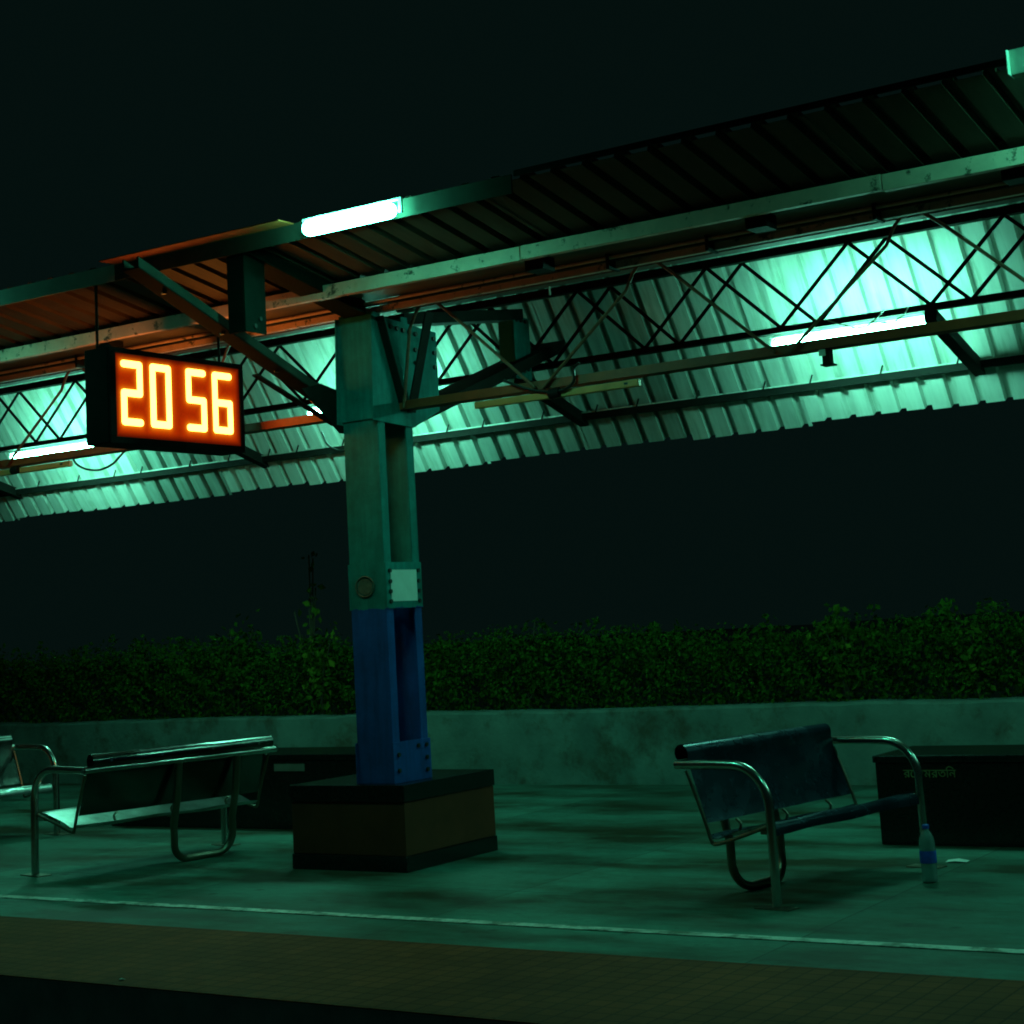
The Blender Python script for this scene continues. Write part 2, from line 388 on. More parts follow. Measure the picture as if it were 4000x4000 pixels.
def catmull(pts, n=8):
    pts = [Vector(p) for p in pts]; P = [pts[0]*2-pts[1]] + pts + [pts[-1]*2-pts[-2]]; out = []
    for i in range(1, len(P)-2):
        for k in range(n):
            t = k/n; a,b,c,d = P[i-1],P[i],P[i+1],P[i+2]
            out.append(0.5*((2*b)+(c-a)*t+(2*a-5*b+4*c-d)*t*t+(3*b-a-3*c+d)*t*t*t))
    out.append(pts[-1]); return out

# ---------------------------------------------------------------- ground, platform
X0, X1 = -45.0, 25.0
structure(MB().box((-200,-150,-1.2),(200,250,-1.0)).build('ground', MAT['ballast']))
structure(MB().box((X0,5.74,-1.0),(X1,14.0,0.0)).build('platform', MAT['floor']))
structure(MB().box((X0,5.70,-1.0),(X1,5.738,-0.002)).build('platform_face', MAT['kerb']))
structure(MB().box((X0,5.68,0.0),(X1,6.93,0.006)).build('paved_edge_band', MAT['tile'], bevel=0.004))
structure(MB().box((X0,7.455,0.002),(X1,7.535,0.005)).build('platform_line', MAT['line']))
structure(MB().box((X0,14.22,-1.0),(X1,120,0.45)).build('earth_bank', MAT['earth']))

# wall behind the platform, with an uneven top
bm = MB(); rows = []
n = 240
for k in range(n+1):
    x = X0 + (X1-X0)*k/n
    t = 0.685 + 0.005*math.sin(x*1.7) + random.uniform(-0.008, 0.008)
    rows.append([(x,14.0,-0.002),(x,14.0,0.2),(x,14.0,0.45),(x,14.0,t-0.02),(x,14.02,t),(x,14.2,t+0.005)])
bm.sheet(rows, (0,0.03,0))
bm.box((X0,14.035,-0.5),(X1,14.215,0.655))
wl = bm.build('boundary_wall', MAT['wall'], smooth=False)
tag(wl, 'low stained rendered wall running behind the platform under the hedge', 'wall')

# ---------------------------------------------------------------- vegetation
def leaves(mb, n, pick, size, droop=0.5):
    for _ in range(n):
        p = Vector(pick()); s_ = random.uniform(*size)
        d = Vector((random.gauss(0,1), random.gauss(0,1)-0.5, random.gauss(0,0.8)-droop)).normalized()
        e = d.cross(Vector((random.gauss(0,1),random.gauss(0,1),random.gauss(0,1)))).normalized()
        o = len(mb.v); wv = e*s_*0.32; up = d.cross(e)*s_*0.08
        mb.v += [tuple(p), tuple(p+d*s_*0.5+wv+up), tuple(p+d*s_), tuple(p+d*s_*0.5-wv+up)]
        mb.f.append((o,o+1,o+2,o+3))
TOP = [(-30,1.5),(-17.2,1.43),(-15,1.42),(-14.6,1.55),(-14,1.42),(-13.4,1.50),(-12.6,1.36),(-12,1.45),(-11,1.36),(-10.4,1.34),(-9.9,1.42),(-9.3,1.40),(-8.6,1.34),(-7.8,1.34),(-7,1.27),(-6.4,1.29),(-5.8,1.35),(-5.2,1.31),(-4.7,1.37),(-4,1.33),(0,1.35),(25,1.4)]
def topz(x):
    for (a,za),(b,zb) in zip(TOP, TOP[1:]):
        if a <= x <= b: return za+(zb-za)*(x-a)/(b-a)
    return 1.35
def hedge_pick():
    x = random.uniform(-21, 0.5); t = topz(x) + 0.07*math.sin(x*9.1)+0.05*math.sin(x*23.0+1)
    z = 0.60 + (t-0.60)*random.random()**0.8
    return (x, 14.12 + random.random()**1.5*0.9 + 0.18*math.sin(x*5+z*7)**2, z)
hb = MB(); leaves(hb, 85000, hedge_pick, (0.022,0.06))
for k in range(90):        # stray shoots
    x = random.uniform(-20,0); t = topz(x); y = 14.3+random.random()*0.4; hh = random.uniform(0.05,0.22)
    leaves(hb, 22, lambda: (x+random.gauss(0,0.03), y+random.gauss(0,0.03), t-0.1+random.random()*(hh+0.1)), (0.04,0.09))
hg = hb.build('hedge', MAT['leaf']); tag(hg, 'dark green mass of low hedge growing above the stained wall', 'hedge', kind='stuff')
def shrub(x, y, z0, z1, rad, nl, label, m='leafb', size=(0.05,0.11), tall=False):
    r = thing('shrub', (x,y,z0), label, 'shrub', 'shrubs rising out of the hedge')
    sb = MB(); tips = []
    for k in range(6):
        a = random.uniform(0,6.28); rr = rad*random.uniform(0.3,1)
        tip = Vector((x+rr*math.cos(a), y+rr*math.sin(a)*0.6, z0+(z1-z0)*random.uniform(0.55,1)))
        mid = Vector((x+rr*0.3*math.cos(a), y+rr*0.2*math.sin(a), z0+(tip.z-z0)*0.5))
        sb.tube(catmull([(x,y,z0),mid,tip],4), 0.008, 5); tips.append(tip); tips.append(mid.lerp(tip,0.5)); tips.append(mid)
    sb.build('stem', MAT['stem'], r)
    lb = MB()
    def pk():
        t = random.choice(tips); return (t.x+random.gauss(0,rad*0.3), t.y+random.gauss(0,rad*0.25), t.z+random.gauss(0,rad*0.3))
    leaves(lb, nl, pk, size); lb.build('foliage', MAT[m], r)
    return r
shrub(-11.75,14.25,0.6,1.55,0.20,260,'brightest yellow green leafy shrub beside the blue column')
shrub(-11.95,14.35,0.6,2.45,0.22,60,'tall sparse shrub with a few pale leaves above the hedge', tall=True)
shrub(-13.1,14.45,0.6,1.66,0.24,240,'round topped shrub standing up from the hedge above the dark bench back', m='leaf')
shrub(-14.55,14.4,0.6,1.60,0.16,180,'pointed shrub above the hedge behind the bench with the curled back rail', m='leaf')
shrub(-9.25,14.4,0.6,1.60,0.15,170,'thin upright shrub just right of the column top of the hedge', m='leaf')
shrub(-5.9,14.3,0.6,1.36,0.26,300,'broad light green shrub above the blue bench', m='leafb', size=(0.04,0.09))
shrub(-4.75,14.35,0.6,1.40,0.24,260,'bushy shrub above the box with the yellowed lettering', m='leafb', size=(0.04,0.09))

# ---------------------------------------------------------------- plinth and column
PX0, PX1, PY0, PY1, PH = -7.64, -6.70, 8.89, 9.92, 0.54
pl = thing('plinth', ((PX0+PX1)/2,(PY0+PY1)/2,0), 'dark tiled square plinth under the blue and green column', 'plinth')
MB().box((PX0+.006,PY0+.006,0.10),(PX1-.006,PY1-.006,0.43)).build('tiled_side', MAT['brown'], pl, bevel=0.004)
MB().box((PX0,PY0,0.0),(PX1,PY1,0.098)).build('skirting', MAT['granite'], pl, bevel=0.004)
MB().box((PX0-.002,PY0-.002,0.432),(PX1+.002,PY1+.002,PH)).build('cap_slab', MAT['granite'], pl, bevel=0.006)

CX0, CX1, CY0, CY1 = -7.11, -6.82, 8.96, 9.345
co = thing('steel_column', ((CX0+CX1)/2,(CY0+CY1)/2,PH), 'riveted steel column painted green above and blue below, on the tiled plinth', 'column')
def channel(y_web, y_tip):
    b = MB(); t = 0.012
    ya, yb = sorted((y_web, y_web+(t if y_tip > y_web else -t)))
    b.box((CX0,ya,PH),(CX1,yb,3.62))
    y2a, y2b = sorted((y_web+(t if y_tip>y_web else -t), y_tip))
    for x in (CX0, CX1-t): b.box((x,y2a,PH),(x+t,y2b,3.62))
    return b
channel(CY0, CY0+0.075).build('channel', MAT['column'], co, bevel=0.003)
channel(CY1, CY1-0.075).build('channel', MAT['column'], co, bevel=0.003)
def plate_with_bolts(name, z0, z1, x, nx, bolts, y0=CY0-.004, y1=CY1+.004):
    xa, xb = (x, x+0.010) if nx > 0 else (x-0.010, x)
    p = MB().box((xa,y0,z0),(xb,y1,z1)).build(name, MAT['column'], co, bevel=0.002)
    for (y,z) in bolts:
        c = Vector((xb if nx > 0 else xa, y, z))
        MB().tube([c, c+Vector((0.012*nx,0,0))], 0.014, 8).build('bolt', MAT['bolt'], p)
bl = [(y,z) for y in (CY0+.035,CY1-.035) for z in (1.70,1.765,1.83,1.90)]
plate_with_bolts('batten_plate', 1.655, 1.955, CX1, 1, bl)
plate_with_bolts('batten_plate', 1.655, 1.955, CX0, -1, [])
bl = [(CY0+.04,.62),(CY0+.04,.72),(CY1-.04,.60),(CY1-.04,.68),(CY1-.04,.76),(CY1-.13,.76)]
plate_with_bolts('base_plate', PH+.001, 0.80, CX1, 1, bl, CY0-.012, CY1+.012)
plate_with_bolts('base_plate', PH+.001, 0.80, CX0, -1, [], CY0-.012, CY1+.012)
# conduit running up the recess of the column
MB().tube([(CX1-.05,9.07,0.82),(CX1-.05,9.07,1.62)], 0.018, 8).build('conduit', MAT['column'], co, smooth=True)
# gusset plates at the head
G = [(8.93,3.60),(9.66,3.55),(9.66,3.00),(9.35,2.86),(8.90,2.885)]
def gusset(x, sx):
    b = MB().prism([(x,y,z) for y,z in G], (0.010*sx,0,0)); p = b.build('gusset_plate', MAT['column'], co, bevel=0.002)
    if sx > 0:
        for y,z in [(9.06,3.53),(9.13,3.53),(9.20,3.525),(9.27,3.52),(9.34,3.515),(9.41,3.51),(9.09,3.42),(9.40,3.40),(9.40,3.31),(9.62,3.5),(9.62,3.4),(9.62,3.3)]:
            c = Vector((x+0.010,y,z)); MB().tube([c, c+Vector((0.014,0,0))], 0.016, 8).build('bolt', MAT['bolt'], p)
gusset(CX1+0.001, 1); gusset(CX0-0.011, 1)
MB().box((CX0-.012,CY0-.013,2.90),(CX1+.012,CY0-.001,3.60)).build('head_plate', MAT['column'], co, bevel=0.003)
# round stain of an old sign on the street side
rb = MB(); c = Vector((-6.985,CY0-.0035,1.805)); n = 28
rb.tube([c+Vector((0.074*math.cos(2*math.pi*k/n),0,0.066*math.sin(2*math.pi*k/n))) for k in range(n+1)], 0.006, 6, cap=False)
rb.prism([c+Vector((0.06*math.cos(2*math.pi*k/n),0.001,0.052*math.sin(2*math.pi*k/n))) for k in range(n)], (0,-0.003,0))
rb.build('round_mark', mat('weathered_round_mark', (0.085,0.10,0.07), 0.7, var=0.5, scale=25), co)
pn = MB().box((CX1+.0105,9.005,1.70),(CX1+.0125,9.290,1.905)).build('paper_notice', MAT['paper'], origin=(CX1+.0115,9.15,1.80))
tag(pn, 'blank white paper notice stuck on the bolted plate of the column', 'notice')

# ---------------------------------------------------------------- canopy
ca = thing('platform_canopy', (-6.965,9.15,3.6), 'corrugated steel platform canopy on the green and blue column', 'canopy')
PITCH = 0.198
def corrugated(xa, p0, p1, out, ripple=0.0):
    """five-rib sheet between the lines p0 and p1 (y,z); ribs run from p0 to p1 and stand up along out"""
    xs = []
    for i in range(5):
        for dx,h in ((0.0,0),(0.136,0),(0.143,0.048),(0.190,0.048)): xs.append((xa+i*PITCH+dx,h))
    xs += [(xa+5*PITCH,0),(xa+5*PITCH+0.03,0)]
    o = Vector((0,out[0],out[1])); rows = []
    for t in (0, 0.25, 0.5, 0.75, 1):
        y = p0[0]+(p1[0]-p0[0])*t; z = p0[1]+(p1[1]-p0[1])*t
        rows.append([Vector((x,y,z)) + o*(h + ripple*math.sin(x*3.1+t*4)) for x,h in xs])
    return MB().sheet(rows, o*0.002)
CA0, CA1 = -24.0, 4.0
# ribbed sheets over the track side, sloping to the gutter
NE, NG = (7.76,3.912), (8.60,3.755)
x = CA0; k = 0
while x < CA1:
    lift = 0.003 if k % 2 else 0.0
    corrugated(x, (NE[0]+random.uniform(-.006,.006),NE[1]+lift), (NG[0],NG[1]+lift), (0.21,0.978)).build('roof_sheet', MAT['nearsheet'], ca)
    x += 5*PITCH; k += 1
# inclined sheets that close the far side
TH = R(56); ES = (12.25, 2.885); SL = 1.60
up = Vector((0,-math.cos(TH),math.sin(TH))); outn = (math.sin(TH), math.cos(TH))
x = CA0; k = 0
while x < CA1-3:
    e = random.uniform(-0.02,0.025); lift = 0.004 if k % 2 else 0.0
    a = (ES[0]-math.cos(TH)*e+outn[0]*lift, ES[1]+math.sin(TH)*e+outn[1]*lift); b = (ES[0]-math.cos(TH)*SL+outn[0]*lift, ES[1]+math.sin(TH)*SL+outn[1]*lift)
    corrugated(x, a, b, outn, 0.003).build('valance_sheet', MAT['shadesheet' if k in (2, 6, 12, 16, 17) else 'halfshadesheet' if k in (4, 9, 15, 18, 21) else 'sheet'], ca)  # darker sheets between the lamps carry painted shade, repeated on a few others
    x += 5*PITCH; k += 1
# middle and far roof
MB().box((CA0,8.575,3.79),(CA1,9.92,3.80)).build('gutter_plate', MAT['soffit'], ca)
MB().prism([(CA0,9.92,3.79),(CA0,11.37,4.19),(CA0,11.37,4.205),(CA0,9.92,3.805)], (CA1-CA0,0,0)).build('roof_plate', MAT['nearsheet'], ca)
# edge members of the track side
MB().box((CA0,7.742,3.838),(-7.96,7.752,3.945)).build('fascia', MAT['lampfascia'], ca)
MB().box((-7.955,7.742,3.838),(-4.90,7.752,3.945)).build('fascia', MAT['fascia'], ca)
MB().box((-7.95,7.60,3.940),(-6.45,7.741,3.946)).build('edge_lip', MAT['orange'], ca)
MB().box((-4.88,7.738,3.930),(CA1,7.752,3.962)).build('edge_angle', MAT['arm'], ca)
# beams seen from below
sb = MB(); xs = CA0
while xs < CA1:
    L_ = random.uniform(1.5,2.4); j = random.uniform(-0.006,0.006)
    sb.box((xs,8.50,3.648+j),(min(xs+L_-0.006,CA1),8.55,3.735+j*0.5)); xs += L_
sb.build('edge_beam', MAT['strip'], ca, bevel=0.003)
MB().box((CA0,8.551,3.70),(CA1,8.999,3.706)).build('soffit_plate', MAT['soffit'], ca)
MB().box((CA0,9.00,3.612),(CA1,9.04,3.655)).build('purlin', MAT['strip'], ca, bevel=0.002)
MB().box((CA0,9.041,3.69),(CA1,9.205,3.696)).build('soffit_plate', MAT['oxide'], ca)
for j, x in enumerate([-18.2,-15.4,-12.6,-10.55,-9.1,-5.42,-3.95,-2.5,-1.0,1.5]):
    MB().box((x,8.66,3.615),(x+0.13,8.80,3.698)).build('bracket', MAT['dark'], ca, bevel=0.003)
MB().tube([(CA0,8.93,3.665),(CA1,8.93,3.668)], 0.011, 8).build('conduit', MAT['strip'], ca, smooth=True)
MB().tube([(CA0,8.97,3.660),(CA1,8.97,3.662)], 0.008, 8).build('conduit', MAT['arm'], ca, smooth=True)
for x in [-13,-10.9,-9.6,-8.1,-5.0,-4.33,-3.3,-2.0]:
    MB().box((x,8.915,3.60),(x+0.02,9.05,3.692)).build('pipe_clip', MAT['dark'], ca)

# open-web joist along the columns
JY = 9.25
def joist(xa, xb):
    j = MB().box((xa,JY-.05,3.640),(xb,JY+.05,3.655)).box((xa,JY-.006,3.656),(xb,JY+.006,3.788)).build('joist', MAT['oxide'], ca, bevel=0.002)
    cb = MB()
    for sg in (-1,1):
        ya, yb = sorted((JY+sg*.050, JY+sg*.058)); cb.box((xa,ya,2.972),(xb,yb,3.028))
        ya, yb = sorted((JY+sg*.004, JY+sg*.0495)); cb.box((xa,ya,2.972),(xb,yb,2.980))
    cb.build('bottom_chord', MAT['chord'], j)
    return j
jA = joist(CA0, CX0-.013); jB = joist(CX1+.012, CA1)
for pk in (-18.24,-16.57,-14.9,-13.22,-11.55,-9.88,-8.2,-6.52,-4.86,-3.17,-1.5,0.17):
    j = jA if pk < -7 else jB
    xl, xr = pk-0.80, pk+0.80
    if pk == -6.52: xl = pk-0.24
    r_ = 0.07
    pts = [Vector((xl,JY-.074,2.975)), Vector((pk-0.16,JY-.074,3.50)), Vector((pk-.105,JY-.074,3.60)), Vector((pk-.06,JY-.074,3.645)), Vector((pk,JY-.074,3.664)), Vector((pk+.07,JY-.074,3.645)), Vector((pk+0.14,JY-.074,3.59)), Vector((pk+0.24,JY-.074,3.50)), Vector((xr,JY-.074,2.985))]
    MB().tube(pts, 0.011, 8).build('lattice_rod', MAT['rod'], j, smooth=True)
MB().bar((-6.79,9.30,2.96),(-6.60,9.30,3.62),0.012,0.085,(0,1,0)).build('end_and_shadow_bar', MAT['dark'], jB)
MB().bar((-6.79,9.19,3.02),(-6.79,8.98,3.58),0.010,0.085,(1,0,0)).build('end_and_shadow_bar', MAT['dark'], jB)  # dark bar stands in for a diagonal shadow on the column head
MB().box((-3.79,JY-.03,2.885),(-3.745,JY+.03,2.968)).box((-3.80,JY-.04,2.875),(-3.73,JY+.04,2.886)).build('clamp', MAT['dark'], jB)
MB().box((-10.96,JY-.03,2.84),(-10.91,JY+.03,2.968)).build('clamp', MAT['dark'], jA)
MB().box((-3.80,JY-.05,2.93),(-3.76,JY-.045,2.97)).build('clip', MAT['white'], jB)
MB().tube([(-5.58,JY-.055,3.62),(-5.58,JY-.055,3.565)], 0.006, 6).build('hook', MAT['white'], jB)

# frames at the column: arms, ties and hangers
def arm(y0,z0,y1,z1,dep,xa=CX0,xb=CX1):
    return MB().prism([(xa,y0,z0),(xa,y1,z1),(xa,y1,z1+dep),(xa,y0,z0+dep)], (xb-xa,0,0))
ba = arm(9.10,2.945,7.13,3.70,0.008,-7.26,-7.128).build('bracket_arm', MAT['dark'], ca, bevel=0.002)
arm(9.10,2.954,7.13,3.709,0.058,-7.140,-7.128).build('web', MAT['fascia'], ba)
arm(9.10,2.954,7.13,3.709,0.058,-7.26,-7.248).build('web', MAT['fascia'], ba)
for yy in (7.4,7.9,8.4): MB().tube([(-7.194,yy,2.945+(9.10-yy)*.383-.010),(-7.194,yy,2.945+(9.10-yy)*.383-.001)], 0.016, 8).build('bolt', MAT['bolt'], ba)
MB().prism([(-7.124,8.55,3.10),(-7.124,8.93,2.83),(-7.124,9.30,2.83),(-7.124,9.30,3.05),(-7.124,8.75,3.15)], (0.010,0,0)).build('gusset_plate', MAT['dark'], ca, bevel=0.002)
MB().bar((-7.20,8.98,2.90),(-7.20,8.20,3.17),0.05,0.012).build('brace', MAT['dark'], ca)
arm(CY1+.005,2.865,11.42,3.60,0.09).build('bracket_arm', MAT['dark'], ca, bevel=0.004)
arm(CY0-.016,3.60,7.775,3.842,0.09,-7.05,-6.86).build('tie_beam', MAT['arm'], ca, bevel=0.004)
arm(CY1+.02,3.58,10.9,3.80,0.08,-7.05,-6.86).build('tie_beam', MAT['dark'], ca, bevel=0.004)
hgr = MB().box((-6.90,7.78,3.36),(-6.89,7.97,3.84)).box((-7.03,7.78,3.36),(-6.901,7.79,3.84)).build('hanger', MAT['arm'], ca, bevel=0.002)
for z in (3.40,3.45): MB().tube([(-6.892,7.86+(z-3.4),z),(-6.878,7.86+(z-3.4),z)], 0.014, 8).build('bolt', MAT['bolt'], hgr)
hgr = MB().box((-6.90,10.80,3.34),(-6.89,11.02,3.82)).box((-7.03,10.80,3.34),(-6.901,10.81,3.82)).build('hanger', MAT['column'], ca, bevel=0.002)
for y,z in ((10.85,3.38),(10.91,3.40),(10.97,3.42),(10.84,3.79),(10.90,3.79),(10.96,3.79)): MB().tube([(-6.892,y,z),(-6.876,y,z)], 0.015, 8).build('bolt', MAT['bolt'], hgr)

# lattice girder along the far side, rafters and purlins that carry the inclined sheets
GY = 11.2
g = MB().bar((CA0,GY,3.465),(CA1-3,GY,3.465),0.07,0.045).build('lattice_girder', MAT['dark'], ca, bevel=0.003)
MB().bar((CA0,GY,4.03),(CA1-3,GY,4.03),0.07,0.06).build('top_chord', MAT['dark'], g)
HP = 0.55
for lay, (ph, dy) in enumerate(((-4.33,-0.030),(-4.07,0.030))):
    k = -17
    while ph + k*2*HP < CA1-3.2:
        t = ph + k*2*HP
        for s_ in (-1,1):
            if t < CA0+0.6: continue
            MB().bar((t,GY+dy+0.007*s_,4.0),(t+s_*HP,GY+dy+0.007*s_,3.475),0.010,0.026).build('lattice_bar', MAT['dark'], g)
        k += 1
for x in (-20.5,-17.2,-13.9,-10.55,-7.1,-3.79,-0.5):
    MB().bar((x,11.16,3.405),(x,12.15,3.118),0.085,0.085).build('rafter', MAT['dark'], ca, bevel=0.003)
pb = Vector((0,ES[0],ES[1])) + up*0.345 + Vector((0,-outn[0],-outn[1]))*0.034
MB().box((CA0,pb.y-.006,pb.z-.030),(CA1-3,pb.y+.006,pb.z+.025)).box((CA0,pb.y+.007,pb.z-.030),(CA1-3,pb.y+.035,pb.z-.024)).build('purlin', MAT['dark'], ca)
MB().box((CA0,pb.y-.012,pb.z+.026),(CA1-3,pb.y+.010,pb.z+.035)).build('purlin_lip', MAT['sheet'], ca)
for j in range(48):
    xk = -22 + 0.5*j + random.uniform(-.1,.1)
    MB().bar((xk,pb.y-.02,pb.z+.02),(xk+0.02,pb.y-.01,pb.z+.085),0.006,0.012).build('hook_bolt', MAT['dark'], ca)

# ---------------------------------------------------------------- tube lamps
def tube_lamp(x0, x1, y, z, r, m, label, back=0.0, baffled=False):
    t = thing('tube_lamp', ((x0+x1)/2,y,z), label, 'lamp', 'tube lamps of the canopy')
    # thin carrier bar above the tube, small lampholders at its ends
    MB().box((x0-.03,y+back-.010,z+r+0.012),(x1+.03,y+back+.010,z+r+0.026)).build('carrier', MAT['white'], t, bevel=0.003)
    for x in (x0-.028, x1+.004):
        MB().box((x,y+back-.008,z-r*0.4),(x+.024,y+back+.008,z+r+0.011)).build('lampholder', MAT['white'], t, bevel=0.003)
    if baffled: MB().box((x0-.030,y+.052,z-.034),(x1-.065,y+.056,z+.024)).build('added_baffle', MAT['black'], t)  # added black plate, hidden by the tube, keeps its light off the beams
    q = [k/5*math.pi/2 for k in range(6)]
    pts = [(x0+r*(1-math.cos(math.pi/2-a)),y,z) for a in q]; rs = [max(0.002,r*math.sin(a)) for a in q]
    pts = [(x0+r*(1-math.sin(a)),y,z) for a in reversed(q)]; rs = [max(0.002,r*math.cos(a)) for a in reversed(q)]
    pts += [(x1-r*(1-math.sin(a)),y,z) for a in q]; rs += [max(0.002,r*math.cos(a)) for a in q]
    MB().tube(pts, rs, 14).build('tube', MAT[m], t, smooth=True)
    return t
tube_lamp(-6.29,-5.62,7.640,3.862,0.046,'lamp_near','glowing white tube lamp under the canopy edge above the clock', 0.03, True)
tube_lamp(-10.5,-9.78,7.560,3.85,0.042,'lamp_near','glowing tube lamp on the canopy edge beyond the clock side', 0.03, True)
tr = tube_lamp(-1.93,-1.21,7.640,3.885,0.042,'lamp_right','tube lamp with pale end plate at the top right corner of the photo', 0.03)
MB().prism([(-2.12,7.60,3.955),(-2.12,7.70,3.975),(-2.12,7.70,3.84),(-2.12,7.60,3.84)], (0.006,0,0)).box((-2.113,7.64,3.845),(-1.96,7.70,3.965)).build('end_reflector', MAT['white'], tr, bevel=0.003)
FY, FZ = 11.24, 3.371
tube_lamp(-4.98,-3.82,FY,FZ,0.034,'lamp_far','long lit tube lamp with loose wires above the blue bench')
tube_lamp(-9.28,-8.11,FY,FZ,0.034,'lamp_far','lit tube lamp mostly hidden behind the column head')
tube_lamp(-13.01,-11.77,FY,FZ,0.034,'lamp_far','lit tube lamp shining below and behind the orange clock')
tube_lamp(-0.9,0.26,FY,FZ,0.034,'lamp_far','lit tube lamp beyond the frame past the blue bench')
def unlit(x0, x1, y, z, label):
    t = thing('tube_lamp', ((x0+x1)/2,y,z), label, 'lamp', 'tube lamps of the canopy')
    MB().box((x0,y-.02,z-.03),(x1,y+.02,z+.015)).build('housing', MAT['cream'], t, bevel=0.006)
    mx = (x0+x1)/2
    MB().tube([(mx-.03,y-.024,z-.005),(mx+.05,y-.024,z)], 0.032, 10).build('junction_box', MAT['black'], t, bevel=0.004)
    MB().box((x1-.10,y-.023,z-.012),(x1-.075,y-.0205,z+.002)).build('starter', MAT['bolt'], t)
    return t
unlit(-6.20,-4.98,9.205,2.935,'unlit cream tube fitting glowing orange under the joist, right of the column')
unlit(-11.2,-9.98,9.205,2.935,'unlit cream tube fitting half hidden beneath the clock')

# loose cables
def cable(pts, r, label, m='cable'):
    c0 = pts[0]; o = MB().tube(catmull(pts,8), r, 6).build('hanging_cable', MAT[m], smooth=True, origin=c0)
    return tag(o, label, 'cable', 'loose cables under the canopy')
cable([(-9.95,9.19,2.965),(-9.90,9.19,2.91),(-9.80,9.19,2.865),(-9.66,9.19,2.845),(-9.52,9.19,2.875),(-9.44,9.19,2.925),(-9.38,9.19,2.965)], 0.009, 'black cable sagging in a loop below the clock')
cable([(-5.95,9.17,3.06),(-5.78,9.17,2.985),(-5.62,9.17,2.945),(-5.5,9.17,2.945),(-5.43,9.17,2.99),(-5.42,9.17,3.07),(-5.38,9.17,3.10)], 0.010, 'dark cable draped over the unlit cream fitting')
cable([(-4.44,10.96,3.44),(-4.32,10.955,3.39),(-4.20,10.95,3.355),(-4.11,10.95,3.39),(-4.03,10.96,3.46)], 0.005, 'pale wire curling up from the long lit lamp', 'wire')
cable([(-4.13,10.95,3.385),(-4.05,10.945,3.37),(-3.97,10.945,3.362),(-3.90,10.95,3.40),(-3.86,10.96,3.455)], 0.004, 'thin pale wire near the end of the long lit lamp', 'wire')
cable([(-9.0,11.05,3.18),(-8.93,11.05,3.06),(-8.78,11.05,3.0),(-8.62,11.05,3.06),(-8.55,11.05,3.2),(-8.70,11.05,3.28)], 0.008, 'black cable loop beside the column under the bright lamp end')

# ---------------------------------------------------------------- clock
KX1, KX0, KY0, KY1, KZ0, KZ1 = -8.057, -8.27, 7.76, 9.03, 2.80, 3.425
ck = thing('digital_clock', ((KX0+KX1)/2,(KY0+KY1)/2,KZ0), 'black hanging clock showing 20 56 in glowing orange digits', 'clock')
cas = MB().box((KX0,KY0,KZ0),(KX1,KY1,KZ1)).build('casing', MAT['black'], ck, bevel=0.006)
bz = MB()
for (a,b,c,d) in ((KY0,KY1,KZ1-.035,KZ1),(KY0,KY1,KZ0,KZ0+.045),(KY0,KY0+.055,KZ0+.046,KZ1-.036),(KY1-.035,KY1,KZ0+.046,KZ1-.036)):
    bz.box((KX1+.001,a,c),(KX1+.016,b,d))
bz.build('bezel', MAT['black'], ck, bevel=0.003)
SEG = {'2':[((0,1),(1,1)),((1,1),(1,.5)),((1,.5),(0,.5)),((0,.5),(0,0)),((0,0),(1,0))],
       '0':[((0,1),(1,1)),((1,1),(1,0)),((1,0),(0,0)),((0,0),(0,1))],
       '5':[((1,1),(0,1)),((0,1),(0,.5)),((0,.5),(1,.5)),((1,.5),(1,0)),((1,0),(0,0))],
       '6':[((1,1),(0,1)),((0,1),(0,0)),((0,0),(1,0)),((1,0),(1,.5)),((1,.5),(0,.5))]}
DIG = [('2',7.888,8.032),('0',8.150,8.296),('5',8.487,8.632),('6',8.745,8.893)]
ZB, ZT = 2.945, 3.325
def segs(): 
    for ch,ya,yb in DIG:
        for (a,b),(c,d) in SEG[ch]:
            yield (ya+(yb-ya)*a, ZB+(ZT-ZB)*b, ya+(yb-ya)*c, ZB+(ZT-ZB)*d)
ALLS = list(segs())
def segdist(y,z):
    m = 9
    for (a,b,c,d) in ALLS:
        dy,dz = c-a,d-b; L2 = dy*dy+dz*dz; t = max(0,min(1,((y-a)*dy+(z-b)*dz)/L2))
        m = min(m, math.hypot(y-a-t*dy, z-b-t*dz))
    return m
def panel(x, mirror):
    ny, nz = 110, 52; v = []; f = []; col = []
    ya, yb, za, zb = KY0+.05, KY1-.03, KZ0+.04, KZ1-.03
    for i in range(ny+1):
        for k in range(nz+1):
            y = ya+(yb-ya)*i/ny; z = za+(zb-za)*k/nz
            v.append((x,y,z)); d = segdist(y,z)
            gl = math.exp(-max(0,d-.018)/0.012); wide = math.exp(-max(0,d-.02)/0.16)
            ed = max(0,min(1,min(y-ya,yb-y,z-za,zb-z)/0.055)); ed = ed*ed*(3-2*ed)
            noise = 0.9+0.2*random.random()
            col.append(((0.02+0.52*wide*noise+0.9*gl)*(.2+.8*ed), (0.001+0.030*wide+0.40*gl)*(.2+.8*ed), 0.0004+0.01*gl, 1))
    for i in range(ny):
        for k in range(nz):
            a = i*(nz+1)+k; f.append((a,a+nz+1,a+nz+2,a+1) if not mirror else (a,a+1,a+nz+2,a+nz+1))
    me = bpy.data.meshes.new('display_panel'); off = ck.location
    me.from_pydata([tuple(Vector(p)-off) for p in v], [], f)
    at = me.color_attributes.new('glow','FLOAT_COLOR','POINT')
    for i,c in enumerate(col): at.data[i].color = c
    me.materials.append(MAT['glow'])
    o = bpy.data.objects.new('display_panel', me); COL.objects.link(o); o.parent = ck
    return o
